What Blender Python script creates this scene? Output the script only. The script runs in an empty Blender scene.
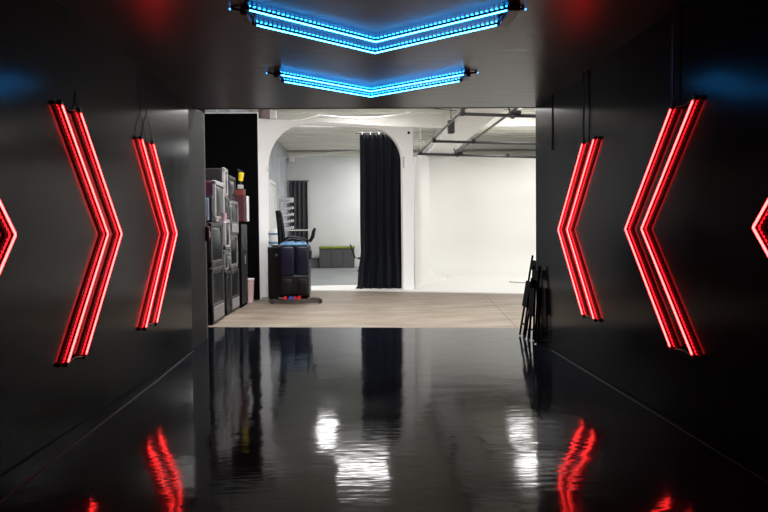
import bpy, bmesh, math, random
from mathutils import Vector, Matrix
random.seed(7)
C = bpy.context.scene.collection
PI = math.pi

# ------------------------------------------------------------------ camera
EYE = 1.38
cam_d = bpy.data.cameras.new('camera'); cam_d.lens = 35; cam_d.sensor_width = 36
cam = bpy.data.objects.new('camera', cam_d); C.objects.link(cam)
F = 768 * 35 / 36
yaw, pitch, roll = math.atan(26 / F), math.atan(24 / F), math.radians(.55)
fwd = Vector((math.sin(yaw) * math.cos(pitch), math.cos(yaw) * math.cos(pitch), -math.sin(pitch)))
rt = fwd.cross(Vector((0, 0, 1))).normalized(); up = rt.cross(fwd)
r2 = rt * math.cos(roll) - up * math.sin(roll); u2 = rt * math.sin(roll) + up * math.cos(roll)
m = Matrix((r2, u2, -fwd)).transposed().to_4x4(); m.translation = (0, 0, EYE)
cam.matrix_world = m
cam_d.clip_start = .05
bpy.context.scene.camera = cam

# ------------------------------------------------------------------ world, exposure
w = bpy.data.worlds.new('world'); bpy.context.scene.world = w; w.use_nodes = True
w.node_tree.nodes['Background'].inputs[0].default_value = (.5, .55, .6, 1)
w.node_tree.nodes['Background'].inputs[1].default_value = .01
vs = bpy.context.scene.view_settings
vs.view_transform = 'Standard'; vs.look = 'None'; vs.gamma = 1; vs.use_curve_mapping = False
vs.exposure = 0.0
LAMP_POWER = 62      # each ceiling fixture of the studio, added ones included
LAMPS = [(-.97, 21.9, .5, 1.0), (.45, 21.4, .5, 1.0), (.05, 18.5, 1.25, 1.1), (4.75, 21.6, .6, 1.5), (4.3, 18.6, .6, 1.1),
         (-1.2, 11.4, .5, 1.4), (1.4, 11.4, .5, 1.4), (5.2, 11.6, .5, 1.4), (7.4, 18.0, .5, 1.4), (7.4, 23.0, .5, 1.4), (1.15, 27.5, .7, .6)]  # this row: unseen lamps added to brighten arch front, right side and far room
CEIL = 4.64
for i, (x, y, a, b) in enumerate(LAMPS):
    ld = bpy.data.lights.new('studio_lamp_light', 'AREA'); ld.shape = 'RECTANGLE'; ld.size = a; ld.size_y = b
    ld.energy = LAMP_POWER * {5: 2.9, 6: 3.5, 7: 1.2, 10: 2.8, 3: .42, 4: .5}.get(i, .66); ld.color = (1, .992, .99)
    lo = bpy.data.objects.new('studio_lamp_light', ld); lo.location = (x, y, CEIL - .13); C.objects.link(lo)

# ------------------------------------------------------------------ materials
def new_mat(name):
    mt = bpy.data.materials.new(name); mt.use_nodes = True
    return mt, mt.node_tree.nodes, mt.node_tree.links, mt.node_tree.nodes['Principled BSDF']
def mat(name, col, rough=.6, metal=0, var=.12, scale=6, bump=0, bscale=40, spec=.5, stretch=(1, 1, 1), rvar=0):
    mt, n, l, b = new_mat(name)
    b.inputs['Roughness'].default_value = rough; b.inputs['Metallic'].default_value = metal
    b.inputs['Specular IOR Level'].default_value = spec
    tc = n.new('ShaderNodeTexCoord'); mp = n.new('ShaderNodeMapping'); mp.inputs['Scale'].default_value = stretch
    l.new(tc.outputs['Object'], mp.inputs['Vector'])
    no = n.new('ShaderNodeTexNoise'); no.inputs['Scale'].default_value = scale; no.inputs['Detail'].default_value = 5
    l.new(mp.outputs[0], no.inputs['Vector'])
    cr = n.new('ShaderNodeValToRGB')
    cr.color_ramp.elements[0].position = .3; cr.color_ramp.elements[1].position = .7
    cr.color_ramp.elements[0].color = tuple(c * (1 - var) for c in col) + (1,)
    cr.color_ramp.elements[1].color = tuple(min(1, c * (1 + var)) for c in col) + (1,)
    l.new(no.outputs['Fac'], cr.inputs['Fac']); l.new(cr.outputs[0], b.inputs['Base Color'])
    if rvar:
        mr = n.new('ShaderNodeMapRange'); mr.inputs['To Min'].default_value = max(0, rough - rvar); mr.inputs['To Max'].default_value = rough + rvar
        l.new(no.outputs['Fac'], mr.inputs['Value']); l.new(mr.outputs[0], b.inputs['Roughness'])
    if bump:
        n2 = n.new('ShaderNodeTexNoise'); n2.inputs['Scale'].default_value = bscale; n2.inputs['Detail'].default_value = 4
        l.new(mp.outputs[0], n2.inputs['Vector'])
        bp = n.new('ShaderNodeBump'); bp.inputs['Strength'].default_value = bump; bp.inputs['Distance'].default_value = .01
        l.new(n2.outputs['Fac'], bp.inputs['Height']); l.new(bp.outputs[0], b.inputs['Normal'])
    return mt
def emit(name, col, s, base=None):
    mt, n, l, b = new_mat(name)
    b.inputs['Base Color'].default_value = (base or (.6, .6, .6)) + (1,)
    b.inputs['Emission Color'].default_value = col + (1,); b.inputs['Emission Strength'].default_value = s
    return mt
M = {}
M['tunnel_wall'] = mat('glossy_black_wall', (.003, .003, .0036), .165, var=.3, scale=3, bump=.025, bscale=5, rvar=.04, spec=.035, stretch=(1, 1, .4))
M['rough_black'] = mat('brushed_black_panel', (.008, .008, .009), .5, var=.6, scale=8, spec=.08, bump=.3, bscale=20, stretch=(1, 4, .5))
M['tunnel_ceiling'] = mat('brushed_black_ceiling', (.007, .007, .008), .30, var=.5, scale=3, bump=.12, bscale=3, stretch=(.6, 5, 1), rvar=.06, spec=.2)
M['black_matte'] = mat('matte_black', (.005, .005, .006), .8, spec=.2)
M['deep_black'] = mat('black_fabric_board', (.0025, .0025, .003), .95, spec=.05)
M['cyc'] = mat('white_cyclorama_paint', (.80, .795, .775), .7, var=.015, scale=.8, spec=.3)
M['arch'] = mat('white_arch_paint', (.90, .905, .91), .6, var=.01, scale=2, spec=.3)
M['far_wall'] = mat('off_white_wall', (.74, .75, .74), .8, var=.04, scale=.7)
M['grey_wall'] = mat('mottled_grey_wall', (.46, .485, .52), .75, var=.18, scale=1.6)
M['grey_floor'] = mat('grey_painted_floor', (.22, .23, .235), .45, var=.15, scale=1.5)
M['studio_ceiling'] = mat('cream_ceiling', (.86, .84, .74), .8, var=.06, scale=1)
M['beam'] = mat('white_beam_paint', (.82, .81, .77), .6, var=.03)
M['duct'] = mat('white_duct_paint', (.72, .71, .67), .5, var=.05)
M['pipe'] = mat('black_pipe', (.02, .02, .022), .4)
M['clamp'] = mat('dark_clamp_metal', (.015, .015, .015), .45, metal=.3)
M['curtain'] = mat('black_curtain_cloth', (.004, .006, .011), .75, spec=.3)
M['grey_curtain'] = mat('grey_curtain_cloth', (.075, .075, .085), .9, spec=.2)
M['steel'] = mat('steel', (.55, .55, .56), .35, metal=.8)
M['white_plastic'] = mat('white_plastic', (.8, .8, .8), .4)
M['green'] = mat('olive_green_cushion', (.24, .27, .045), .8)
M['charcoal'] = mat('charcoal_panel', (.085, .083, .088), .7)
M['housing'] = mat('black_light_housing', (.012, .012, .014), .45)
M['navy'] = mat('navy_plastic', (.0015, .0028, .012), .38, spec=.4)
M['blue_lid'] = mat('pale_blue_plastic', (.10, .24, .42), .35, var=.35, scale=9)
M['black_plastic'] = mat('black_plastic', (.004, .004, .005), .4, spec=.3)
M['grey_plastic'] = mat('grey_plastic', (.35, .35, .34), .5)
M['rubber'] = mat('rubber', (.02, .018, .016), .7)
M['red_lit_plastic'] = mat('red_lit_plastic', (.55, .015, .02), .4)  # red glow on the squeegee parts, put into the knob colour
M['blue_plastic'] = mat('blue_plastic', (.03, .08, .4), .4)
M['dark_metal'] = mat('dark_metal', (.08, .07, .06), .5, metal=.5)
M['tv_black'] = mat('tv_black_case', (.006, .006, .007), .45)
M['tv_purple'] = mat('tv_plum_case', (.07, .01, .037), .55)
M['tv_silver'] = mat('tv_silver_bezel', (.27, .26, .26), .4)
M['tv_grey'] = mat('tv_grey_case', (.13, .13, .125), .5)
M['tv_dark_grey'] = mat('tv_dark_grey_case', (.035, .035, .034), .5)
M['tv_brown'] = mat('tv_dark_wood_case', (.035, .022, .016), .5, var=.4, scale=5, stretch=(1, 1, 6))
M['screen'] = mat('tv_screen_glass', (.006, .008, .009), .3, var=.05, spec=.3)
M['pink'] = mat('pale_pink_plastic', (.50, .33, .34), .5)
M['maroon'] = mat('maroon_cloth', (.05, .004, .01), .8)
M['yellow'] = mat('yellow_plastic', (.75, .55, .02), .5)
M['red_box'] = mat('dull_red_box', (.16, .014, .012), .6)
M['mauve'] = mat('grey_mauve_canister', (.22, .17, .17), .6)
M['joint'] = mat('dusty_floor_joint', (.012, .012, .013), .6, var=.6, scale=10)
M['red_led'] = emit('red_led_tube', (1, .018, .017), 36)
M['red_bead'] = emit('red_led_bead', (1, .005, .012), 3.4)
M['blue_led'] = emit('blue_led_tube', (.026, .36, 1), 30)
M['blue_bead'] = emit('blue_led_bead', (.008, .30, 1), 10)
M['blue_dot'] = emit('blue_indicator', (.05, .35, 1), 3)
M['diffuser'] = emit('ceiling_lamp_diffuser', (1, .98, .95), 9)

def floor_black():
    mt, n, l, b = new_mat('polished_black_floor')
    b.inputs['Base Color'].default_value = (.003, .0045, .007, 1); b.inputs['Specular IOR Level'].default_value = .075
    tc = n.new('ShaderNodeTexCoord')
    mp = n.new('ShaderNodeMapping'); mp.inputs['Scale'].default_value = (1, .9, 1); l.new(tc.outputs['Object'], mp.inputs[0])
    a = n.new('ShaderNodeTexNoise'); a.inputs['Scale'].default_value = 3.2; a.inputs['Detail'].default_value = 2.5; a.inputs['Roughness'].default_value = .45
    c = n.new('ShaderNodeTexNoise'); c.inputs['Scale'].default_value = 14; c.inputs['Detail'].default_value = 2
    mq = n.new('ShaderNodeMapping'); mq.inputs['Scale'].default_value = (.35, 1.5, 1); l.new(tc.outputs['Object'], mq.inputs[0])
    l.new(mp.outputs[0], a.inputs['Vector']); l.new(mq.outputs[0], c.inputs['Vector'])
    b1 = n.new('ShaderNodeBump'); b1.inputs['Strength'].default_value = 1; b1.inputs['Distance'].default_value = .0026
    b2 = n.new('ShaderNodeBump'); b2.inputs['Strength'].default_value = 1; b2.inputs['Distance'].default_value = .0007
    l.new(a.outputs['Fac'], b1.inputs['Height']); l.new(c.outputs['Fac'], b2.inputs['Height'])
    l.new(b1.outputs[0], b2.inputs['Normal']); l.new(b2.outputs[0], b.inputs['Normal'])
    r = n.new('ShaderNodeTexNoise'); r.inputs['Scale'].default_value = 1.3; r.inputs['Detail'].default_value = 6
    l.new(tc.outputs['Object'], r.inputs['Vector'])
    mr = n.new('ShaderNodeMapRange'); mr.inputs['From Min'].default_value = .3; mr.inputs['From Max'].default_value = .7
    mr.inputs['To Min'].default_value = .05; mr.inputs['To Max'].default_value = .11
    l.new(r.outputs['Fac'], mr.inputs['Value']); l.new(mr.outputs[0], b.inputs['Roughness'])
    return mt
M['floor_black'] = floor_black()
def concrete():
    mt, n, l, b = new_mat('worn_beige_concrete')
    tc = n.new('ShaderNodeTexCoord')
    mp = n.new('ShaderNodeMapping'); mp.inputs['Scale'].default_value = (.5, 1.1, 1); l.new(tc.outputs['Object'], mp.inputs[0])
    a = n.new('ShaderNodeTexNoise'); a.inputs['Scale'].default_value = 2.2; a.inputs['Detail'].default_value = 10; a.inputs['Roughness'].default_value = .6
    l.new(mp.outputs[0], a.inputs['Vector'])
    cr = n.new('ShaderNodeValToRGB'); e = cr.color_ramp.elements
    e[0].position = .3; e[0].color = (.13, .098, .07, 1); e[1].position = .68; e[1].color = (.27, .225, .175, 1)
    l.new(a.outputs['Fac'], cr.inputs[0])
    # expansion joints
    mp2 = n.new('ShaderNodeMapping'); mp2.inputs['Rotation'].default_value = (0, 0, .09); mp2.inputs['Location'].default_value = (3.6, 4, 0); l.new(tc.outputs['Object'], mp2.inputs[0])
    br = n.new('ShaderNodeTexBrick'); br.offset = 0; br.inputs['Scale'].default_value = 1; br.inputs['Mortar Size'].default_value = .012
    br.inputs['Brick Width'].default_value = 4.9; br.inputs['Row Height'].default_value = 12
    br.inputs['Color1'].default_value = br.inputs['Color2'].default_value = (1, 1, 1, 1); br.inputs['Mortar'].default_value = (.62, .6, .58, 1)
    l.new(mp2.outputs[0], br.inputs['Vector'])
    mx = n.new('ShaderNodeMix'); mx.data_type = 'RGBA'; mx.blend_type = 'MULTIPLY'; mx.inputs[0].default_value = 1
    l.new(cr.outputs[0], mx.inputs[6]); l.new(br.outputs['Color'], mx.inputs[7]); l.new(mx.outputs[2], b.inputs['Base Color'])
    b.inputs['Roughness'].default_value = .6
    return mt
M['concrete'] = concrete()

# ------------------------------------------------------------------ helpers
def bx(bm, c, s, bev=0, rot=None, seg=2):
    r = bmesh.ops.create_cube(bm, size=1); vs_ = r['verts']
    bmesh.ops.scale(bm, vec=s, verts=vs_)
    if bev:
        es = list({e for v in vs_ for e in v.link_edges})
        rr = bmesh.ops.bevel(bm, geom=es, offset=min(bev, min(s) * .49), segments=seg, affect='EDGES', profile=.5)
        vs_ = list({v for f in rr['faces'] for v in f.verts} | {v for v in vs_ if v.is_valid})
    if rot is not None: bmesh.ops.rotate(bm, cent=(0, 0, 0), matrix=rot, verts=vs_)
    bmesh.ops.translate(bm, vec=c, verts=vs_)
    return vs_
def tube(bm, pts, r, n=8, cap=True):
    pts = [Vector(p) for p in pts]; rings = []
    for i, p in enumerate(pts):
        d = (pts[min(i + 1, len(pts) - 1)] - pts[max(i - 1, 0)]).normalized()
        a = d.cross(Vector((0, 0, 1)))
        if a.length < .01: a = d.cross(Vector((0, 1, 0)))
        a.normalize(); b = d.cross(a)
        rr = r[i] if isinstance(r, (list, tuple)) else r
        rings.append([bm.verts.new(p + (a * math.cos(t * 2 * PI / n) + b * math.sin(t * 2 * PI / n)) * rr) for t in range(n)])
    for A, B in zip(rings, rings[1:]):
        for t in range(n): bm.faces.new((A[t], A[(t + 1) % n], B[(t + 1) % n], B[t]))
    if cap: bm.faces.new(rings[0][::-1]); bm.faces.new(rings[-1])
def lathe(bm, prof, c=(0, 0, 0), n=24):
    rings = []
    for r, z in prof:
        rings.append([bm.verts.new((c[0] + r * math.cos(t * 2 * PI / n), c[1] + r * math.sin(t * 2 * PI / n), c[2] + z)) for t in range(n)])
    for A, B in zip(rings, rings[1:]):
        for t in range(n): bm.faces.new((A[t], A[(t + 1) % n], B[(t + 1) % n], B[t]))
    bm.faces.new(rings[0][::-1]); bm.faces.new(rings[-1])
def prism(bm, poly, z0, z1):
    lo = [bm.verts.new((x, y, z0)) for x, y in poly]; hi = [bm.verts.new((x, y, z1)) for x, y in poly]
    bm.faces.new(lo[::-1]); bm.faces.new(hi); k = len(poly)
    for i in range(k): bm.faces.new((lo[i], lo[(i + 1) % k], hi[(i + 1) % k], hi[i]))
def obj(name, bm, mt, parent=None, smooth=False):
    bmesh.ops.recalc_face_normals(bm, faces=bm.faces)
    me = bpy.data.meshes.new(name); bm.to_mesh(me); bm.free()
    me.materials.append(mt)
    if smooth:
        for p in me.polygons: p.use_smooth = True
        me.set_sharp_from_angle(angle=math.radians(40))
    o = bpy.data.objects.new(name, me); C.objects.link(o)
    if parent: o.parent = parent
    return o
def B(): return bmesh.new()
def struct(name, bm, mt, smooth=False):
    o = obj(name, bm, mt, None, smooth); o['kind'] = 'structure'; return o
def tag(o, label, cat, group=None):
    o['label'] = label; o['category'] = cat
    if group: o['group'] = group
    return o
def thing(name, loc, label, cat, rz=0, group=None):
    o = bpy.data.objects.new(name, None); C.objects.link(o); o.location = loc; o.rotation_euler = (0, 0, rz)
    o.empty_display_size = .1
    return tag(o, label, cat, group)
def sbox(name, a, b, mt, bev=0):
    bm = B(); bx(bm, [(p + q) / 2 for p, q in zip(a, b)], [abs(q - p) for p, q in zip(a, b)], bev); return struct(name, bm, mt)

# ------------------------------------------------------------------ tunnel
XL, XR, TY, TZ = -1.965, 2.24, 9.35, 2.925
bm = B(); prism(bm, [(-2.6, -3.2), (2.9, -3.2), (2.9, 10.42), (-2.6, 11.13)], -.06, 0); struct('floor_black_epoxy', bm, M['floor_black'])
bm = B(); prism(bm, [(-2.6, 11.13), (2.9, 10.42), (2.9, 9.6), (8.6, 9.6), (8.6, 30.1), (-3.3, 30.1), (-3.3, 9.6), (-2.6, 9.6)], -.08, -.004)
struct('floor_concrete', bm, M['concrete'])
sbox('wall_left', (XL - .14, -3, 0), (XL, 8.85, TZ), M['tunnel_wall'])
sbox('wall_left_end_panel', (XL - .16, 8.86, 0), (XL - .02, 9.82, TZ + .02), M['rough_black'])
sbox('trim_left_end', (XL - .10, 9.82, 0), (XL - .025, 9.9, TZ + .02), M['tv_dark_grey'])
sbox('wall_right', (XR, -3, 0), (XR + .14, 8.58, TZ), M['tunnel_wall'])
sbox('wall_right_end_panel', (XR + .006, 8.6, 0), (XR + .15, TY, TZ), M['tunnel_wall'])
sbox('wall_rear', (XL - .14, -3.15, 0), (XR + .14, -3, TZ), M['tunnel_wall'])
sbox('ceiling', (XL - .14, -3.1, TZ), (XR + .14, TY, TZ + .12), M['tunnel_ceiling'])
sbox('trim_ceiling_edge', (XL - .14, TY, TZ - .004), (XR + .16, TY + .04, TZ + .14), M['rough_black'])
# floor joints along the foot of the walls
bm = B(); prism(bm, [(-1.855, 2.5), (-1.84, 2.5), (-1.895, 7.0), (-1.945, 8.84), (-1.955, 8.84), (-1.905, 7.0)], 0, .004); struct('trim_left_floor_joint', bm, M['joint'])
bm = B(); prism(bm, [(2.205, 2.5), (2.213, 2.5), (2.218, 8.5), (2.21, 8.5)], 0, .004); struct('trim_right_floor_joint', bm, M['joint'])

# ------------------------------------------------------------------ studio shell
sbox('wall_front_left', (-3.3, 9.45, 0), (XL - .16, 9.6, CEIL), M['black_matte'])
sbox('wall_front_right', (XR + .16, 9.4, 0), (8.6, 9.55, CEIL), M['cyc'])
sbox('wall_front_above', (XL - .16, 9.42, TZ + .13), (XR + .16, 9.55, CEIL), M['cyc'])
sbox('wall_storage_left', (-3.3, 9.6, 0), (-3.12, 15.6, CEIL), M['black_matte'])
sbox('wall_grey_left', (-2.95, 16.6, 0), (-2.78, 29.9, CEIL), M['grey_wall'])
sbox('wall_storage_back', (-3.3, 15.6, 0), (-2.9, 16.7, CEIL), M['grey_wall'])
sbox('wall_far', (-3.3, 29.9, 0), (8.6, 30.1, CEIL), M['far_wall'])
sbox('wall_right_studio', (8.4, 9.5, 0), (8.6, 30, CEIL), M['cyc'])
bm = B(); bx(bm, (2.65, 19.8, CEIL + .06), (11.9, 20.6, .12))
for i in range(34): bx(bm, (2.65, 10.2 + i * .6, CEIL - .008), (11.7, .05, .02))
struct('ceiling_studio', bm, M['studio_ceiling'])
bm = B(); bx(bm, (2.8, 19.95, 4.42), (11.2, .3, .035)); bx(bm, (2.8, 19.95, 4.175), (11.2, .3, .035)); bx(bm, (2.8, 19.95, 4.3), (11.2, .25, .25))
struct('trim_ceiling_beam', bm, M['beam'])
bm = B(); bx(bm, (2.8, 29.8, 4.48), (11.2, .2, .14)); struct('trim_far_cornice', bm, M['studio_ceiling'])
# grey floor of the room behind the arch, white painted floor of the cyclorama
bm = B(); prism(bm, [(-2.78, 19.22), (1.6, 19.22), (2.1, 24.5), (8.4, 24.7), (8.4, 29.9), (-2.78, 29.9)], -.01, .004); struct('floor_grey_room', bm, M['grey_floor'])
bm = B(); prism(bm, [(-2.78, 17.95), (-1.19, 17.68), (.39, 17.44), (3.52, 16.14), (8.4, 14.3), (8.4, 24.5), (2.2, 24.5), (1.6, 19.22), (-2.78, 19.22)], -.01, .02)
struct('floor_white_cyclorama', bm, M['cyc'])
# cyclorama wall: plan path swept with a coved foot
path = [Vector((1.42, 17.70)), Vector((1.70, 19.4)), Vector((2.02, 21.0))]
cc = Vector((3.75, 22.7)); R_ = 1.75
for k in range(13):
    a = PI + math.radians(-8) - k * (PI / 2 - math.radians(8)) / 12
    path.append(Vector((cc.x + R_ * math.cos(a), cc.y + R_ * math.sin(a))))
path += [Vector((6, 24.45)), Vector((8.4, 24.45))]
bm = B(); prof = [(.95 * (1 - math.sin(t * PI / 20)), .02 + .95 * (1 - math.cos(t * PI / 20))) for t in range(11)] + [(0, 2.4), (0, 3.82)]
rows = []
for i, p in enumerate(path):
    d = (path[min(i + 1, len(path) - 1)] - path[max(i - 1, 0)]).normalized(); nn = Vector((d.y, -d.x))
    k = min(1, max(.06, i / 4.0)); top = min(3.82, 1.38 + 74.5 * p.y / 747)
    rows.append([bm.verts.new((p.x + nn.x * q * k, p.y + nn.y * q * k, .02 + (z - .02) * k if z < .98 else min(z, top))) for q, z in prof])
for A_, B_ in zip(rows, rows[1:]):
    for j in range(len(prof) - 1): bm.faces.new((A_[j], B_[j], B_[j + 1], A_[j + 1]))
cy = struct('wall_cyclorama', bm, M['cyc'], True)
for p in cy.data.polygons: p.use_smooth = True
so = cy.modifiers.new('thick', 'SOLIDIFY'); so.thickness = .08; so.offset = 1

# door in the grey wall
sbox('door_1', (-2.78, 23.45, 0), (-2.74, 24.95, 2.95), M['white_plastic'])
sbox('trim_1', (-2.78, 23.3, 0), (-2.7, 23.45, 3.05), M['beam']); sbox('trim_2', (-2.78, 24.95, 0), (-2.7, 25.1, 3.05), M['beam'])
sbox('trim_3', (-2.78, 23.45, 2.95), (-2.7, 24.95, 3.05), M['beam'])

# ------------------------------------------------------------------ ceiling lamps
for i, (x, y, a, b) in enumerate(LAMPS):
    place = ['over the room behind the arch, left one', 'over the room behind the black curtain', 'wide one above the white arch',
             'above the back of the white cyclorama', 'above the front of the white cyclorama', 'added out of view above the concrete floor by the stacked televisions',
             'added out of view above the middle of the concrete floor', 'added out of view above the right of the concrete floor', 'added out of view by the right studio wall, nearer one',
             'added out of view by the right studio wall, farther one', 'added out of view near the far off-white wall'][i]
    t = thing('ceiling_lamp', (x, y, CEIL - .01), 'flat white ceiling lamp ' + place, 'ceiling lamp', group='studio ceiling lamps')
    bm = B(); bx(bm, (0, 0, -.04), (a + .06, b + .06, .08)); obj('lamp_body', bm, M['white_plastic'], t)
    bm = B(); bx(bm, (0, 0, -.086), (a, b, .015)); obj('diffuser', bm, M['diffuser'], t)

# ------------------------------------------------------------------ chevron lights
def chevron(name, tips, end_off, half, nrm, tubem, beadm, label, group, ceiling=False):
    """tips: two tip points (near bar, far bar); end_off: vector along travel from tip to end; half: half-height vector; nrm: towards the room"""
    base = Vector(tips[0]); nrm = Vector(nrm); end_off = Vector(end_off); half = Vector(half)
    t = thing(name, base, label, 'neon light', group=group)
    ends = []
    for tip in tips:
        T = Vector(tip) - base
        for s in (1, -1):
            E = T + end_off + half * s
            ends.append(E)
            d = (E - T).normalized(); side = d.cross(nrm).normalized(); L = (E - T).length
            rot = Matrix((d, side, nrm)).transposed()
            bm = B(); bx(bm, (T + E) / 2, (L, .026, .016), .002, rot, 1)
            h = obj('light_bar', bm, M['housing'], t)
            bm = B(); bx(bm, (T + E) / 2 + nrm * .0105 - d * .004, (L - .016 + .010, .017, .006), .002, rot, 1); obj('led_tube', bm, tubem, h)
            bm = B(); n = 30 if ceiling else 40
            for k in range(n):
                q = T + d * (L * (k + .5) / n) - nrm * .018
                bx(bm, q, (.012, .016, .008), 0, rot)
            obj('led_strip', bm, beadm, h)
    # end brackets tie the two bars of a pair together
    for s in (0, 1):
        A_, B_ = ends[s], ends[s + 2]
        bm = B(); mid = (A_ + B_) / 2 - half.normalized() * .02 * (1 if s == 0 else -1)
        tube(bm, [A_, mid, B_], .005, 6); obj('link_wire', bm, M['housing'], t)
    for q in ends + [Vector(p) - base for p in tips]:
        bm = B(); tube(bm, [q, q - nrm * .026], .006, 6); obj('mounting_stud', bm, M['housing'], t)
    for E in ends:
        bm = B(); d = (E).normalized(); bx(bm, E, (.034, .034, .034), .006); obj('end_cap', bm, M['housing'], t)
    return t, ends
HALF = .86; BACK = -.86
specs = []
for i, ys in enumerate([(3.98, 4.28), (5.84, 6.17), (7.66, 8.03)]):
    t, ends = chevron('chevron_light', [(-1.937, y, 1.385) for y in ys], (0, BACK, 0), (0, 0, HALF), (1, 0, 0), M['red_led'], M['red_bead'],
        ['double red chevron light on the left black wall, nearest, cut by the photo edge', 'large double red chevron light in the middle of the left black wall',
         'small looking double red chevron light at the far end of the left wall'][i], 'red chevron lights on the left wall')
    E = ends[0]; E2 = ends[2]; topz = TZ - 1.385
    bm = B()
    if i == 2:
        ym = (E.y + E2.y) / 2
        for q in (E, E2):
            pts = [(0, q.y, q.z), (.004, q.y + (ym - q.y) * .35, q.z + .12), (0, ym, q.z + .25)]
            tube(bm, pts, .0045, 5)
        tube(bm, [(0, ym, E.z + .25), (.003, ym - .03, E.z + .42), (0, ym - .05, topz)], .0045, 5)
        tube(bm, [(0, ym, E.z + .25), (.003, ym + .04, E.z + .40), (0, ym + .03, topz)], .0045, 5)
    else:
        tube(bm, [(0, E2.y, E2.z), (-.02, E2.y + .01, E2.z + .05), (-.024, E2.y + .02, E2.z + .14)], .004, 6)
    obj('hanging_wire', bm, M['pipe'], t)
for i, ys in enumerate([(3.78, 4.09), (5.73, 6.08), (7.79, 8.14)]):
    t, ends = chevron('chevron_light', [(2.212, y, 1.385) for y in ys], (0, BACK - .04, 0), (0, 0, HALF - .01), (-1, 0, 0), M['red_led'], M['red_bead'],
        ['double red chevron light on the right black wall, nearest, cut by the photo edge', 'large double red chevron light in the middle of the right black wall',
         'small looking double red chevron light at the far end of the right wall'][i], 'red chevron lights on the right wall')
    E2 = ends[2]; bm = B(); tube(bm, [(0, E2.y, E2.z), (0, E2.y, TZ - 1.385)], .009, 6); obj('hanging_cable', bm, M['pipe'], t)
for i, ys in enumerate([(5.97, 6.34), (8.05, 8.37)]):
    t, ends = chevron('chevron_light', [(.16, y, 2.897) for y in ys], (0, BACK, 0), (-.89, 0, 0), (0, 0, -1), M['blue_led'], M['blue_bead'],
        ['double blue chevron light under the black ceiling, the nearer and larger one', 'double blue chevron light under the black ceiling, the farther one by the exit'][i],
        'blue chevron lights on the ceiling', True)
    for s, (e1, e2) in enumerate([(ends[0], ends[2]), (ends[1], ends[3])]):
        mid = (e1 + e2) / 2; sg = -1 if s == 0 else 1
        big = (s == 1 and i == 0)
        bm = B(); ang = math.atan2((e2 - e1).y, .05 * sg)
        bx(bm, mid + Vector((sg * .035, 0, .005)), (.075 if big else .05, .40 if big else .2, .05), .006); obj('connector_box', bm, M['black_plastic'], t)
        bm = B(); tube(bm, [mid + Vector((sg * .06, -.1, .01)), mid + Vector((sg * .12, -.12, .02))], .01, 6)
        pl = obj('plug', bm, M['black_plastic'], t)
        bm = B(); bx(bm, mid + Vector((sg * .125, -.12, .012)), (.014, .014, .014), .003); obj('indicator', bm, M['blue_dot'], pl)


bm = B(); tube(bm, [(XR + .003 - .006, 8.5, TZ), (XR - .006, 8.5, 2.55), (XR - .004, 8.51, 2.3)], .006, 6)
tag(obj('hanging_cord', bm, M['pipe']), 'thin black cord hanging down the right wall near its end seam', 'cord')

# ------------------------------------------------------------------ arch
p0, p1 = Vector((-2.12, 16.1)), Vector((1.32, 17.6)); L = (p1 - p0).length; ang = math.atan2(p1.y - p0.y, p1.x - p0.x)
H_, s0, s1, zt = 3.83, .23, 3.47, 3.76
def opening(n=16):
    pts = [(s0, 0)]
    rl, zl, rr, zr = .9, 1.0, .76, .76
    for k in range(n + 1):
        a = PI - k * PI / 2 / n; pts.append((s0 + rl + rl * math.cos(a), zt - zl + zl * math.sin(a)))
    for k in range(n + 1):
        a = PI / 2 - k * PI / 2 / n; pts.append((s1 - rr + rr * math.cos(a), zt - zr + zr * math.sin(a)))
    pts.append((s1, 0)); return pts
op = opening()
def arch_bm(th):
    bm = B(); n = len(op)
    outer = []
    for s, z in op:      # match each inner point with an outer point
        if z == 0: outer.append((0 if s < 1 else L, 0))
        elif s < s0 + .9: f = (s - s0) / .9; outer.append((0, z * 1.0 if f < .5 else H_) if f < .35 else (s if f > .6 else 0, H_))
        elif s > s1 - .76: f = (s1 - s) / .76; outer.append((L, z) if f < .35 else (s if f > .6 else L, H_))
        else: outer.append((s, H_))
    V = {}
    for side, y in ((0, 0), (1, th)):
        V[side] = ([bm.verts.new((s, y, z)) for s, z in op], [bm.verts.new((s, y, z)) for s, z in outer])
    for side in (0, 1):
        I, O = V[side]
        for k in range(n - 1):
            vs_ = [I[k], I[k + 1], O[k + 1], O[k]]
            bm.faces.new(vs_)
    for k in range(n - 1):
        bm.faces.new((V[0][0][k], V[0][0][k + 1], V[1][0][k + 1], V[1][0][k]))
        bm.faces.new((V[0][1][k], V[0][1][k + 1], V[1][1][k + 1], V[1][1][k]))
    bmesh.ops.remove_doubles(bm, verts=bm.verts, dist=1e-5)
    return bm
t = thing('arch', (p0.x, p0.y, 0), 'tall white arch panel with rounded corners standing across the studio', 'arch', ang)
obj('arch_panel', arch_bm(.09), M['arch'], t)
bm = B(); tube(bm, [(L - .11, -.004, 3.7), (L - .11, .02, 3.7)], .035, 12); obj('bolt_hole', bm, M['black_plastic'], t)
bm = B(); bx(bm, (s1 + .03, -.008, 3.0), (.035, .016, .26), .003); obj('hinge', bm, M['steel'], t)
bm = B(); bx(bm, (s0 - .03, -.008, 1.0), (.03, .016, .1), .003); bx(bm, (s0 - .02, -.008, 2.75), (.03, .016, .1), .003); obj('hinge', bm, M['steel'], t)

# board left of the arch
t = thing('partition_board', (-2.57, 15.55, 0), 'very tall black board with thin white edges left of the white arch', 'board')
bm = B(); bx(bm, (0, .03, 1.935), (1.09, .06, 3.87)); obj('white_core', bm, M['arch'], t)
bm = B(); bx(bm, (-.008, -.006, 1.925), (1.07, .01, 3.84)); obj('black_face', bm, M['deep_black'], t)
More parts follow.
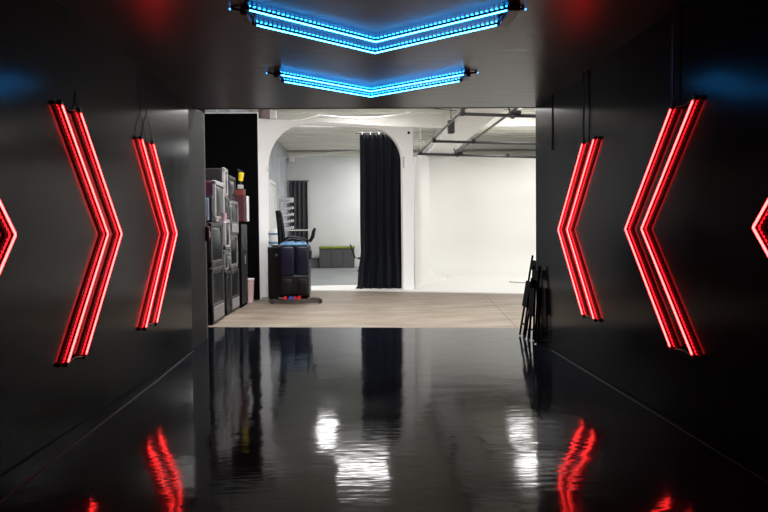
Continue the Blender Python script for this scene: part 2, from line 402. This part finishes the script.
# canister on top of the arch / board
t = thing('canister', (-1.98, 16.17, 3.83), 'grey-pink canister standing on the top left of the white arch', 'canister')
bm = B(); lathe(bm, [(.12, 0), (.125, .02), (.125, .3), (.12, .32), (.06, .33)]); obj('canister_body', bm, M['mauve'], t, True)
bm = B(); bx(bm, (.19, .05, .09), (.14, .12, .18), .01); obj('white_box', bm, M['white_plastic'], t)

# cables over the arch
def cable(pts, r, mt, label, name='cable'):
    bm = B(); P = []
    for a, b in zip(pts, pts[1:]):
        for k in range(8):
            f = k / 8; q = Vector(a).lerp(Vector(b), f); q.z -= .12 * math.sin(PI * f) * (Vector(b) - Vector(a)).length / 3; P.append(q)
    P.append(Vector(pts[-1])); tube(bm, P, r, 6); return tag(obj(name, bm, mt), label, 'cable')
cable([(-1.85, 17.5, 3.98), (-.9, 18.2, 4.22), (1.3, 18.6, 4.32), (3.4, 18.7, CEIL)], .016, M['white_plastic'], 'white cable sagging along above the white arch')
cable([(-.6, 17.3, 4.60), (1.7, 18.2, 4.40), (3.0, 18.5, 4.4), (5, 18.9, CEIL - .02)], .011, M['tv_grey'], 'thin grey cable crossing under the ceiling right of the arch')
cable([(-2.75, 26, 4.0), (-.9, 26, 4.15), (1.5, 26, 4.5)], .02, M['white_plastic'], 'thin white pipe slanting under the ceiling behind the arch', 'ceiling_conduit')

# ------------------------------------------------------------------ curtains
def curtain_bm(x0, x1, z0, z1, folds, amp, flare=0, seed=0, top_amp=.5):
    rnd = random.Random(seed); bm = B(); nx, nz = 110, 26; ph = [rnd.uniform(0, 6) for _ in range(4)]
    g = []
    for j in range(nz + 1):
        v = j / nz; row = []
        for i in range(nx + 1):
            u = i / nx; fl = flare * max(0, (1 - v) - .78) / .22
            x = x0 + (x1 - x0) * u + (u - .5) * fl * .5 - fl * .35 * (1 - u) + .02 * math.sin(5 * v + ph[2]) * (1 - v)
            A_ = amp * (top_amp + (1 - top_amp) * (1 - v))
            y = A_ * math.sin(2 * PI * folds * u + ph[0] + .7 * math.sin(3 * u + ph[1]) + .5 * math.sin(2.2 * v + u * 3)) + A_ * .45 * math.sin(2 * PI * folds * 1.9 * u + ph[3])
            y -= fl * (.25 + .4 * abs(math.sin(4.1 * u + ph[2]))) * 1.1
            z = z0 + (z1 - z0) * v
            if j == 0: z += 0.0
            elif j < 3 and flare: z = z0 + .03 * j * (1 + .8 * math.sin(9 * u))
            row.append(bm.verts.new((x, y, z)))
        g.append(row)
    for j in range(nz):
        for i in range(nx): bm.faces.new((g[j][i], g[j][i + 1], g[j + 1][i + 1], g[j + 1][i]))
    return bm
t = thing('black_curtain', (.57, 18.1, .025), 'long black curtain hanging in the right side of the white arch', 'curtain')
c = obj('curtain_cloth', curtain_bm(-.50, .66, 0, 3.72, 6, .07, .26, 3), M['curtain'], t, True); so = c.modifiers.new('t', 'SOLIDIFY'); so.thickness = .012
bm = B(); tube(bm, [(-.6, 0, 3.745), (.75, 0, 3.745)], .014, 8); rod = obj('curtain_rod', bm, M['pipe'], t)
for k in range(6):
    bm = B(); x = -.44 + k * .2
    tube(bm, [(x, .0, 3.77), (x + .004, -.03, 3.74), (x, -.065, 3.70), (x + .004, -.055, 3.67)], .007, 6); obj('curtain_clip', bm, M['steel'], t)
for x in (-.55, .7):
    bm = B(); tube(bm, [(x, 0, 3.75), (x, 0, CEIL - .025)], .0025, 6); obj('rod_hanger', bm, M['steel'], rod)
t = thing('grey_curtain', (-2.33, 29.75, 0), 'dark grey curtain hanging at the left of the far wall', 'curtain')
c = obj('curtain_cloth', curtain_bm(-.36, .36, 0.01, 3.42, 4.2, .07, 0, 5), M['grey_curtain'], t, True); so = c.modifiers.new('t', 'SOLIDIFY'); so.thickness = .01
bm = B(); tube(bm, [(-.42, .02, 3.44), (.42, .02, 3.44)], .015, 8); bx(bm, (-.4, .08, 3.44), (.03, .14, .03)); bx(bm, (.4, .08, 3.44), (.03, .14, .03)); obj('curtain_rod', bm, M['tv_dark_grey'], t)

# ------------------------------------------------------------------ far room
t = thing('wall_rack', (-2.78, 26.9, 1.42), 'white wall rack with five stubby arms beside the grey curtain', 'rack')
bm = B(); bx(bm, (.04, 0, .55), (.08, .14, 1.1), .01); obj('rack_post', bm, M['white_plastic'], t)
for k in range(5):
    z = .12 + k * .235
    bm = B(); tube(bm, [(.02, 0, z), (.30, 0, z), (.40, 0, z + .03)], .045, 10); h = obj('rack_arm', bm, M['white_plastic'], t, True)
    bm = B(); bx(bm, (.44, 0, z + .035), (.10, .14, .10), .02); obj('arm_end', bm, M['white_plastic'], h)
bm = B(); bx(bm, (.26, 0, 1.17), (.46, .2, .1), .02); obj('rack_cap', bm, M['white_plastic'], t)
t = thing('wall_box', (-2.58, 29.9, 4.2), 'small white box fixed high on the far wall corner', 'box')
bm = B(); bx(bm, (0, -.08, .12), (.24, .16, .3), .01); obj('box_body', bm, M['white_plastic'], t); bm = B(); bx(bm, (0, -.165, .12), (.18, .01, .22)); obj('box_cover', bm, M['arch'], t)
t = thing('counter', (-.82, 29.0, .004), 'dark grey counter with olive green top against the far wall', 'counter')
bm = B(); bx(bm, (0, .35, .37), (1.36, .66, .74), .01)
for x in (-.45, 0, .45): bx(bm, (x, .012, .37), (.42, .02, .66), .004)
obj('counter_body', bm, M['charcoal'], t)
bm = B(); bx(bm, (0, .34, .79), (1.4, .7, .10), .03); obj('green_top', bm, M['green'], t)
t = thing('storage_box', (-1.79, 29.1, .004), 'low dark grey box on the floor left of the green-topped counter', 'box')
bm = B(); bx(bm, (0, .25, .17), (.5, .5, .34), .01); obj('box_body', bm, M['charcoal'], t); bm = B(); bx(bm, (0, .25, .36), (.52, .52, .04), .008); obj('lid', bm, M['tv_dark_grey'], t)
t = thing('office_chair', (.22, 26.3, .004), 'black chair half hidden behind the black curtain, back tilted', 'chair')
bm = B(); bx(bm, (0, 0, .46), (.46, .46, .07), .03); obj('seat', bm, M['black_plastic'], t)
bm = B(); bx(bm, (-.32, 0, .74), (.05, .42, .52), .02, None); bmesh.ops.rotate(bm, cent=(-.25, 0, .46), matrix=Matrix.Rotation(-.32, 3, 'Y'), verts=bm.verts); obj('backrest', bm, M['black_plastic'], t)
bm = B(); bx(bm, (-.21, 0, .47), (.16, .06, .03)); obj('back_bracket', bm, M['dark_metal'], t)
bm = B(); tube(bm, [(0, 0, .06), (0, 0, .44)], .025, 8); obj('column', bm, M['dark_metal'], t)
for k in range(5):
    a = k * 2 * PI / 5; bm = B(); tube(bm, [(0, 0, .09), (.27 * math.cos(a), .27 * math.sin(a), .06)], [.025, .015], 6)
    lg = obj('leg', bm, M['white_plastic'] if k == 3 else M['dark_metal'], t)
    bm = B(); tube(bm, [(.27 * math.cos(a), .27 * math.sin(a) - .015, .026), (.27 * math.cos(a), .27 * math.sin(a) + .015, .026)], .026, 10); obj('caster', bm, M['rubber'], lg)

# ------------------------------------------------------------------ duct, pipe grid
t = thing('air_duct', (2.72, 14.4, CEIL), 'white rectangular air duct running away under the studio ceiling', 'duct')
bm = B(); bx(bm, (0, 7.6, -.6), (.78, 15.2, .2)); obj('duct_body', bm, M['duct'], t)
for k in range(26):
    bm = B(); y = .3 + k * .58; bx(bm, (-.41, y, -.57), (.06, .05, .22)); obj('duct_flange', bm, M['beam'], t)
for k in range(6):
    bm = B(); y = 1 + k * 2.6
    for s in (-.4, .4): bx(bm, (s * .8, y, -.25), (.012, .012, .5))
    obj('duct_strap', bm, M['steel'], t)
t = thing('wall_speaker', (2.17, 17.2, 3.62), 'small black loudspeaker box hanging beside the white duct', 'speaker')
bm = B(); bx(bm, (0, 0, .16), (.15, .2, .3), .02); obj('speaker_box', bm, M['black_plastic'], t)
bm = B(); bx(bm, (0, -.103, .16), (.12, .01, .25), .004); obj('grille', bm, M['pipe'], t)
bm = B(); tube(bm, [(0, 0, .34), (0, 0, CEIL - 3.62)], .012, 6); obj('bracket', bm, M['pipe'], t)
t = thing('pipe_grid', (2, 14, 3.55), 'black pipe lighting grid hanging over the white cyclorama', 'pipe grid')
def gp(a, b, r, nm='pipe'):
    bm = B(); o_ = Vector((2, 14, 3.55)); tube(bm, [Vector(a) - o_, Vector(b) - o_], r, 8); return obj(nm, bm, M['pipe'], t)
gp((1.9, 13.82, 3.55), (8.0, 15.2, 3.55), .032); gp((1.85, 18.0, 3.55), (8.0, 19.5, 3.55), .032); gp((1.7, 20.88, 3.55), (8, 22.9, 3.55), .035)
gp((1.99, 12.6, 3.61), (1.76, 21.7, 3.61), .022); gp((2.93, 12.6, 3.61), (2.82, 21.7, 3.61), .025)
o_ = Vector((2, 14, 3.55))
joints = [(1.96, 13.85), (2.92, 14.06), (1.86, 18.01), (2.86, 18.25), (1.78, 20.92), (2.83, 21.25), (4.4, 21.75), (5, 14.52), (7.5, 15.09), (7.5, 19.38), (7.5, 22.74)]
for k, (x, y) in enumerate(joints):
    bm = B(); q = Vector((x, y, 3.58)) - o_
    big = k in (1, 5)
    bx(bm, q, (.09, .09, .13), .015)
    if big: bx(bm, q + Vector((.07, 0, .03)), (.22, .08, .07), .015); bx(bm, q + Vector((.03, 0, -.05)), (.05, .14, .07), .01); tube(bm, [q, q + Vector((-.08, -.03, .15))], .018, 6)
    cl = obj('clamp', bm, M['clamp'], t)
for k in (4, 5, 7, 8, 9, 10):
    x, y = joints[k]; bm = B(); q = Vector((x, y, 3.6)) - o_
    tube(bm, [q, (q.x, q.y, CEIL - 3.55)], .0035, 6); obj('hanger_rod', bm, M['steel'], t)
# small bits left on the white floor
bm = B(); tube(bm, [(3.95, 19.4, .045), (4.2, 19.15, .04), (4.6, 18.95, .035), (4.7, 18.7, .034)], .014, 6)
tag(obj('floor_cable', bm, M['grey_plastic']), 'short dark cable lying on the white cyclorama floor', 'cable')

# ------------------------------------------------------------------ floor scrubber
t = thing('floor_scrubber', (-1.25, 14.62, 0), 'navy and black floor scrubbing machine with pale blue lid before the arch', 'floor scrubber')
bm = B(); bx(bm, (-.14, .35, .83), (.30, .72, .60), .05, None, 3); bx(bm, (.155, .35, .83), (.27, .70, .60), .05, None, 3); bx(bm, (0, .37, .80), (.5, .6, .5), .02)
obj('water_tank', bm, M['navy'], t, True)
bm = B(); bx(bm, (0, .36, .36), (.56, .70, .42), .05, None, 3); bx(bm, (-.15, .0, .33), (.2, .05, .3), .02); bx(bm, (.16, .0, .33), (.18, .05, .3), .02)
ch = obj('chassis', bm, M['black_plastic'], t, True)
bm = B(); bx(bm, (.2, -.012, .30), (.06, .012, .035), .003); obj('badge', bm, M['pink'], ch)
bm = B(); bx(bm, (-.01, .34, 1.155), (.52, .68, .06), .03, None, 3); bx(bm, (-.13, .3, 1.19), (.2, .5, .04), .02); bx(bm, (.13, .3, 1.19), (.2, .5, .03), .015)
obj('tank_lid', bm, M['blue_lid'], t, True)
bm = B()
P = [(-.44 + .97 * k / 14, -.06 - .05 * math.sin(PI * k / 14), .055) for k in range(15)]
for a, b in zip(P, P[1:]):
    d = Vector(b) - Vector(a); bx(bm, (Vector(a) + Vector(b)) / 2, (d.length + .01, .05, .08), .0, Matrix.Rotation(math.atan2(d.y, d.x), 3, 'Z'))
sq = obj('squeegee', bm, M['dark_metal'], t)
for x in (-.43, .50):
    bm = B(); tube(bm, [(x, -.10, .05), (x, -.06, .05)], .05, 14); obj('guide_wheel', bm, M['rubber'], sq)
bm = B(); tube(bm, [(.28, -.1, .10), (.4, -.09, .12), (.5, -.08, .10)], .02, 8); tube(bm, [(-.2, -.12, .1), (-.3, -.11, .12)], .02, 8); obj('adjuster', bm, M['dark_metal'], sq)
for x, mtn, r in ((-.17, 'red_lit_plastic', .035), (-.07, 'blue_plastic', .032), (.02, 'red_lit_plastic', .03), (.1, 'red_lit_plastic', .035), (-.02, 'blue_plastic', .025)):
    bm = B(); tube(bm, [(x, -.135, .12), (x, -.075, .12)], r, 10); bx(bm, (x, -.09, .08), (.05, .04, .05), .008); obj('squeegee_knob', bm, M[mtn], sq)
for x in (-.24, .24):
    bm = B(); tube(bm, [(x - .03, .5, .13), (x + .03, .5, .13)], .13, 18); wh = obj('wheel', bm, M['rubber'], t)
    bm = B(); tube(bm, [(x - .034, .5, .13), (x + .034, .5, .13)], .06, 14); obj('wheel_hub', bm, M['tv_grey'], wh)
bm = B(); bx(bm, (0, .75, .10), (.5, .18, .14), .02); obj('brush_deck', bm, M['black_plastic'], t)
# console: tall leaning post, pale shelf, curled grip
bm = B(); tube(bm, [(-.27, .15, 1.15), (-.285, .15, 1.5), (-.31, .15, 1.82)], [.05, .05, .055], 8); tube(bm, [(-.20, .12, 1.17), (-.22, .12, 1.45), (-.27, .12, 1.78)], .035, 8); obj('control_post', bm, M['black_plastic'], t)
bm = B(); bx(bm, (.08, .2, 1.43), (.54, .22, .028), .008); obj('shelf', bm, M['grey_plastic'], t)
bm = B(); tube(bm, [(.25, .2, 1.15), (.24, .2, 1.42)], .022, 8); tube(bm, [(.27, .25, 1.12), (.31, .22, 1.0), (.31, .2, .85)], .03, 8); obj('side_post', bm, M['black_plastic'], t)
bm = B(); tube(bm, [(.24, .18, 1.24), (.31, .16, 1.22), (.36, .15, 1.30), (.38, .15, 1.40), (.41, .15, 1.47)], [.03, .035, .04, .035, .025], 8); obj('grip', bm, M['black_plastic'], t)
bm = B()
tube(bm, [(-.22, .1, 1.23), (-.1, .05, 1.30), (.02, .06, 1.31), (.14, .08, 1.27), (.24, .12, 1.24)], .022, 8)
tube(bm, [(-.2, .2, 1.2), (-.05, .22, 1.27), (.1, .2, 1.24), (.22, .2, 1.2)], .03, 8); obj('hose', bm, M['black_plastic'], t)

# water dispenser behind the scrubber
t = thing('water_dispenser', (-1.66, 15.72, 0), 'black cabinet with white and blue bottle on top beside the arch post', 'water dispenser')
bm = B(); bx(bm, (0, 0, .56), (.42, .36, 1.06), .015); bx(bm, (0, 0, .03), (.38, .32, .06)); obj('cabinet', bm, M['black_plastic'], t)
bm = B(); lathe(bm, [(.06, 1.09), (.13, 1.13), (.14, 1.2), (.13, 1.25), (.14, 1.3), (.14, 1.4), (.10, 1.45), (.03, 1.47)], (-.07, 0, 0)); bt = obj('bottle', bm, M['white_plastic'], t, True)
for z in (1.16, 1.34): bm = B(); lathe(bm, [(.143, z), (.144, z + .04)], (-.07, 0, 0)); obj('blue_band', bm, M['blue_lid'], bt, True)
bm = B(); bx(bm, (-.03, -.2, .92), (.05, .05, .05), .01); obj('tap', bm, M['tv_grey'], t)

# ------------------------------------------------------------------ stacked televisions (fronts face the passage)
def tv(xf, yc, z0, wd, h, dep, case, bezel, label, style=0, rz=0):
    t = thing('television', (xf, yc, z0), label, 'television', rz, 'old televisions stacked along the left side')
    fr = .055
    bm = B(); bx(bm, (-dep * .3 - fr, 0, h / 2 + .006), (dep * .6, wd * .97, h - .03), .02)
    bx(bm, (-dep * .75 - fr, 0, h * .45), (dep * .4, wd * .72, h * .72), .05); bx(bm, (-dep * .4, 0, .012), (dep * .7, wd * .8, .024)); obj('cabinet', bm, M[case], t)
    sx0, sx1 = -wd / 2 + .06, wd / 2 - (.17 if style == 0 else .06)          # screen span along local y
    sz0, sz1 = h * (.34 if style == 2 else .14), h - .07
    # bezel: frame of four bars + panel
    bm = B()
    bx(bm, (-fr / 2, 0, (sz0) / 2 + .01), (fr, wd, sz0 - .0), .012); bx(bm, (-fr / 2, 0, (sz1 + h) / 2), (fr, wd, h - sz1), .012)
    bx(bm, (-fr / 2, (-wd / 2 + sx0) / 2, h / 2), (fr, sx0 + wd / 2, h - .02), .012); bx(bm, (-fr / 2, (wd / 2 + sx1) / 2, h / 2), (fr, wd / 2 - sx1, h - .02), .012)
    obj('bezel', bm, M[bezel], t)
    bm = B(); n = 12; g = []
    for j in range(n + 1):
        row = []
        for i in range(n + 1):
            u, v = i / n * 2 - 1, j / n * 2 - 1
            row.append(bm.verts.new((-.03 + .028 * (1 - u * u) * (1 - v * v) + .004, sx0 - .01 + (sx1 - sx0 + .02) * i / n, sz0 - .01 + (sz1 - sz0 + .02) * j / n)))
        g.append(row)
    for j in range(n):
        for i in range(n): bm.faces.new((g[j][i], g[j][i + 1], g[j + 1][i + 1], g[j + 1][i]))
    s_ = obj('screen', bm, M['screen'], t, True); so = s_.modifiers.new('t', 'SOLIDIFY'); so.thickness = .006
    if style == 0:
        yk = (sx1 + wd / 2) / 2
        for z in (h * .8, h * .62):
            bm = B(); tube(bm, [(-.005, yk, z), (.022, yk, z)], .028, 12); obj('dial', bm, M['steel'], t)
        bm = B()
        for k in range(7): bx(bm, (.0, yk, h * (.2 + .045 * k)), (.008, .09, h * .02))
        obj('speaker_grille', bm, M['tv_black'], t)
    elif style == 2:
        bm = B(); bx(bm, (.0, 0, sz0 * .55), (.012, wd - .12, sz0 * .7), .004)
        for k in range(14): bx(bm, (.008, -wd / 2 + .1 + k * (wd - .2) / 13, sz0 * .55), (.006, .012, sz0 * .6))
        obj('speaker_grille', bm, M['tv_silver'], t)
    else:
        for k in range(5):
            bm = B(); bx(bm, (.003, -.12 + k * .06, sz0 * .5), (.012, .03, .015), .003); obj('button', bm, M['tv_black'], t)
    return t
XF = -2.2
tv(XF + .01, 11.79, 0, .98, .86, .62, 'tv_black', 'tv_dark_grey', 'big floor television with silver lower grille, nearest at stack bottom', 2)
tv(XF, 11.79, .86, .94, .69, .60, 'tv_brown', 'tv_dark_grey', 'dark television with grey frame directly below the plum one', 1)
tv(XF + .005, 12.07, 1.55, .80, .66, .62, 'tv_purple', 'tv_silver', 'television with plum-coloured side and silver curved front', 1)
tv(XF, 12.77, 0, .46, .74, .6, 'tv_black', 'tv_black', 'black floor-level television second from the tunnel', 1)
tv(XF - .02, 12.77, .74, .46, .36, .5, 'tv_grey', 'tv_grey', 'small grey television second up in the second stack', 0)
tv(XF, 12.77, 1.10, .46, .52, .55, 'tv_dark_grey', 'tv_silver', 'silver framed television in the middle of the second stack', 1)
tv(XF + .01, 12.77, 1.62, .46, .36, .5, 'tv_black', 'tv_dark_grey', 'dark television under the topmost silver one', 0)
tv(XF - .01, 12.77, 1.98, .46, .50, .5, 'tv_black', 'tv_silver', 'topmost silver-fronted television, highest of all the stacks', 1, .06)
tv(XF, 13.46, 0, .86, .74, .62, 'tv_brown', 'tv_dark_grey', 'floor-level television in the third stack with wood case', 2)
tv(XF - .01, 13.46, .74, .80, .62, .6, 'tv_black', 'tv_grey', 'grey-framed television second up in the third stack', 1)
tv(XF + .01, 13.46, 1.36, .80, .60, .55, 'tv_grey', 'tv_grey', 'plain light grey television below the black box in third stack', 2)
tv(XF - .03, 13.5, 1.96, .66, .44, .5, 'tv_black', 'tv_black', 'black television on top of the third stack', 1)
t = thing('storage_cabinet', (-2.42, 14.3, 0), 'tall black cabinet at the far end of the television stacks', 'cabinet')
bm = B(); bx(bm, (0, 0, .8), (.5, .72, 1.6), .01); obj('cabinet_body', bm, M['deep_black'], t)
bm = B(); bx(bm, (.255, -.17, .8), (.015, .34, 1.5), .004); d_ = obj('door', bm, M['tv_black'], t); bm = B(); tube(bm, [(.28, -.03, .8), (.28, -.03, .95)], .008, 6); bx(bm, (.27, -.03, .8), (.02, .01, .01)); bx(bm, (.27, -.03, .95), (.02, .01, .01)); obj('handle', bm, M['steel'], d_)
bm = B(); bx(bm, (.255, .18, .8), (.015, .34, 1.5), .004); d_ = obj('door', bm, M['tv_black'], t)
t = thing('game_console_box', (-2.29, 14.25, 1.6), 'maroon box with a white front standing on the tall black cabinet', 'box')
bm = B(); bx(bm, (0, 0, .25), (.36, .56, .5), .01); obj('box_body', bm, M['maroon'], t)
bm = B(); bx(bm, (.19, .16, .25), (.02, .2, .48), .004); obj('white_front', bm, M['white_plastic'], t)
t = thing('red_box', (-2.25, 14.22, 2.1), 'small dull red box lying on the maroon and white box', 'box')
bm = B(); bx(bm, (0, 0, .05), (.24, .3, .1), .008); obj('box_body', bm, M['red_box'], t); bm = B(); bx(bm, (0, 0, .105), (.25, .31, .02), .005); obj('lid', bm, M['tv_brown'], t)
t = thing('power_drill', (-2.20, 14.2, 2.216), 'yellow and black drill standing on the small red box', 'tool')
bm = B(); bx(bm, (0, 0, .04), (.10, .12, .08), .01); obj('battery', bm, M['grey_plastic'], t)
bm = B(); tube(bm, [(0, 0, .07), (-.01, 0, .17)], .03, 8); obj('grip', bm, M['black_plastic'], t)
bm = B(); tube(bm, [(0, 0, .15), (.02, 0, .31)], [.045, .055], 12); obj('motor_housing', bm, M['yellow'], t); bm = B(); tube(bm, [(.02, 0, .31), (-.05, 0, .36)], [.04, .03], 10); obj('chuck', bm, M['black_plastic'], t)
t = thing('desk_speaker', (-2.32, 11.44, 1.55), 'small dark speaker with pale blue front beside the plum television', 'speaker')
bm = B(); bx(bm, (0, 0, .2), (.26, .18, .4), .02); obj('speaker_box', bm, M['tv_black'], t); bm = B(); bx(bm, (.06, -.095, .2), (.05, .014, .34), .01); obj('front_panel', bm, mat('pale_blue_panel', (.35, .42, .6), .4), t)
bm = B(); tube(bm, [(.12, .0, .13), (.14, .0, .13)], .06, 14); obj('cone', bm, M['tv_dark_grey'], t)
t = thing('paper_cup', (-2.2, 11.78, 1.55), 'pale pink cup standing before the plum television front', 'cup')
t.location = (-2.13, 12.0, 1.55)
bm = B(); lathe(bm, [(.036, 0), (.048, .15), (.05, .155)]); obj('cup_body', bm, M['pink'], t, True); bm = B(); lathe(bm, [(.037, .0), (.039, .02)]); obj('base_band', bm, M['white_plastic'], t, True)
t = thing('bucket', (-2.175, 14.95, 0), 'pale pink plastic bucket on the floor beyond the television stacks', 'bucket')
bm = B(); lathe(bm, [(.10, 0), (.118, .40), (.126, .40), (.126, .425), (.118, .425), (.119, .46), (.13, .46), (.13, .49), (.118, .49), (.115, .47)]); obj('bucket_body', bm, M['pink'], t, True)
bm = B(); lathe(bm, [(.131, .49), (.131, .505), (.12, .51)]); obj('lid', bm, M['white_plastic'], t, True)
t.scale = (.8, .8, .95)
t = thing('pouch', (XL + .0, 9.86, 1.28), 'maroon cloth pouch hanging at the end of the left wall', 'pouch')
bm = B(); bx(bm, (.0, .0, .1), (.05, .07, .2), .02, None, 3); obj('pouch_body', bm, M['maroon'], t, True); bm = B(); tube(bm, [(0, 0, .19), (-.012, 0, .34)], .005, 5); obj('strap', bm, M['tv_dark_grey'], t)
bm = B(); bx(bm, (.028, .0, .09), (.008, .04, .08), .003); obj('white_tag', bm, M['pink'], t)

# ------------------------------------------------------------------ folded chairs leaning by the right wall end
def folded_chair(loc, lean, label, hgt):
    t = thing('folding_chair', loc, label, 'folding chair', group='folded black chairs')
    R = Matrix.Rotation(lean, 3, 'Y'); T = lambda p: R @ Vector(p)
    for y in (-.15, .15):
        bm = B(); tube(bm, [T((0, y, 0)), T((0, y, hgt * .6)), T((0, y, hgt))], .014, 8); obj('front_leg', bm, M['deep_black'], t)
        bm = B(); tube(bm, [T((.045, y * .85, 0.0)), T((.03, y * .85, hgt * .72))], .013, 8); obj('rear_leg', bm, M['deep_black'], t)
    bm = B(); bx(bm, T((-.03, 0, hgt * .52)), (.022, .27, .34), .012, R); obj('seat', bm, M['deep_black'], t)
    bm = B(); bx(bm, T((.004, 0, hgt * .88)), (.018, .29, .13), .01, R); obj('backrest', bm, M['deep_black'], t)
    bm = B(); tube(bm, [T((0, -.15, hgt * .15)), T((0, .15, hgt * .15))], .01, 6); tube(bm, [T((.04, -.13, hgt * .1)), T((.04, .13, hgt * .1))], .01, 6); obj('crossbar', bm, M['deep_black'], t)
    return t
folded_chair((2.115, 9.56, .012), .165, 'folded black chair leaning by the right wall end, outer one', 1.06)
folded_chair((2.14, 9.12, .012), .06, 'folded black chair leaning against the right wall, inner one', .93)
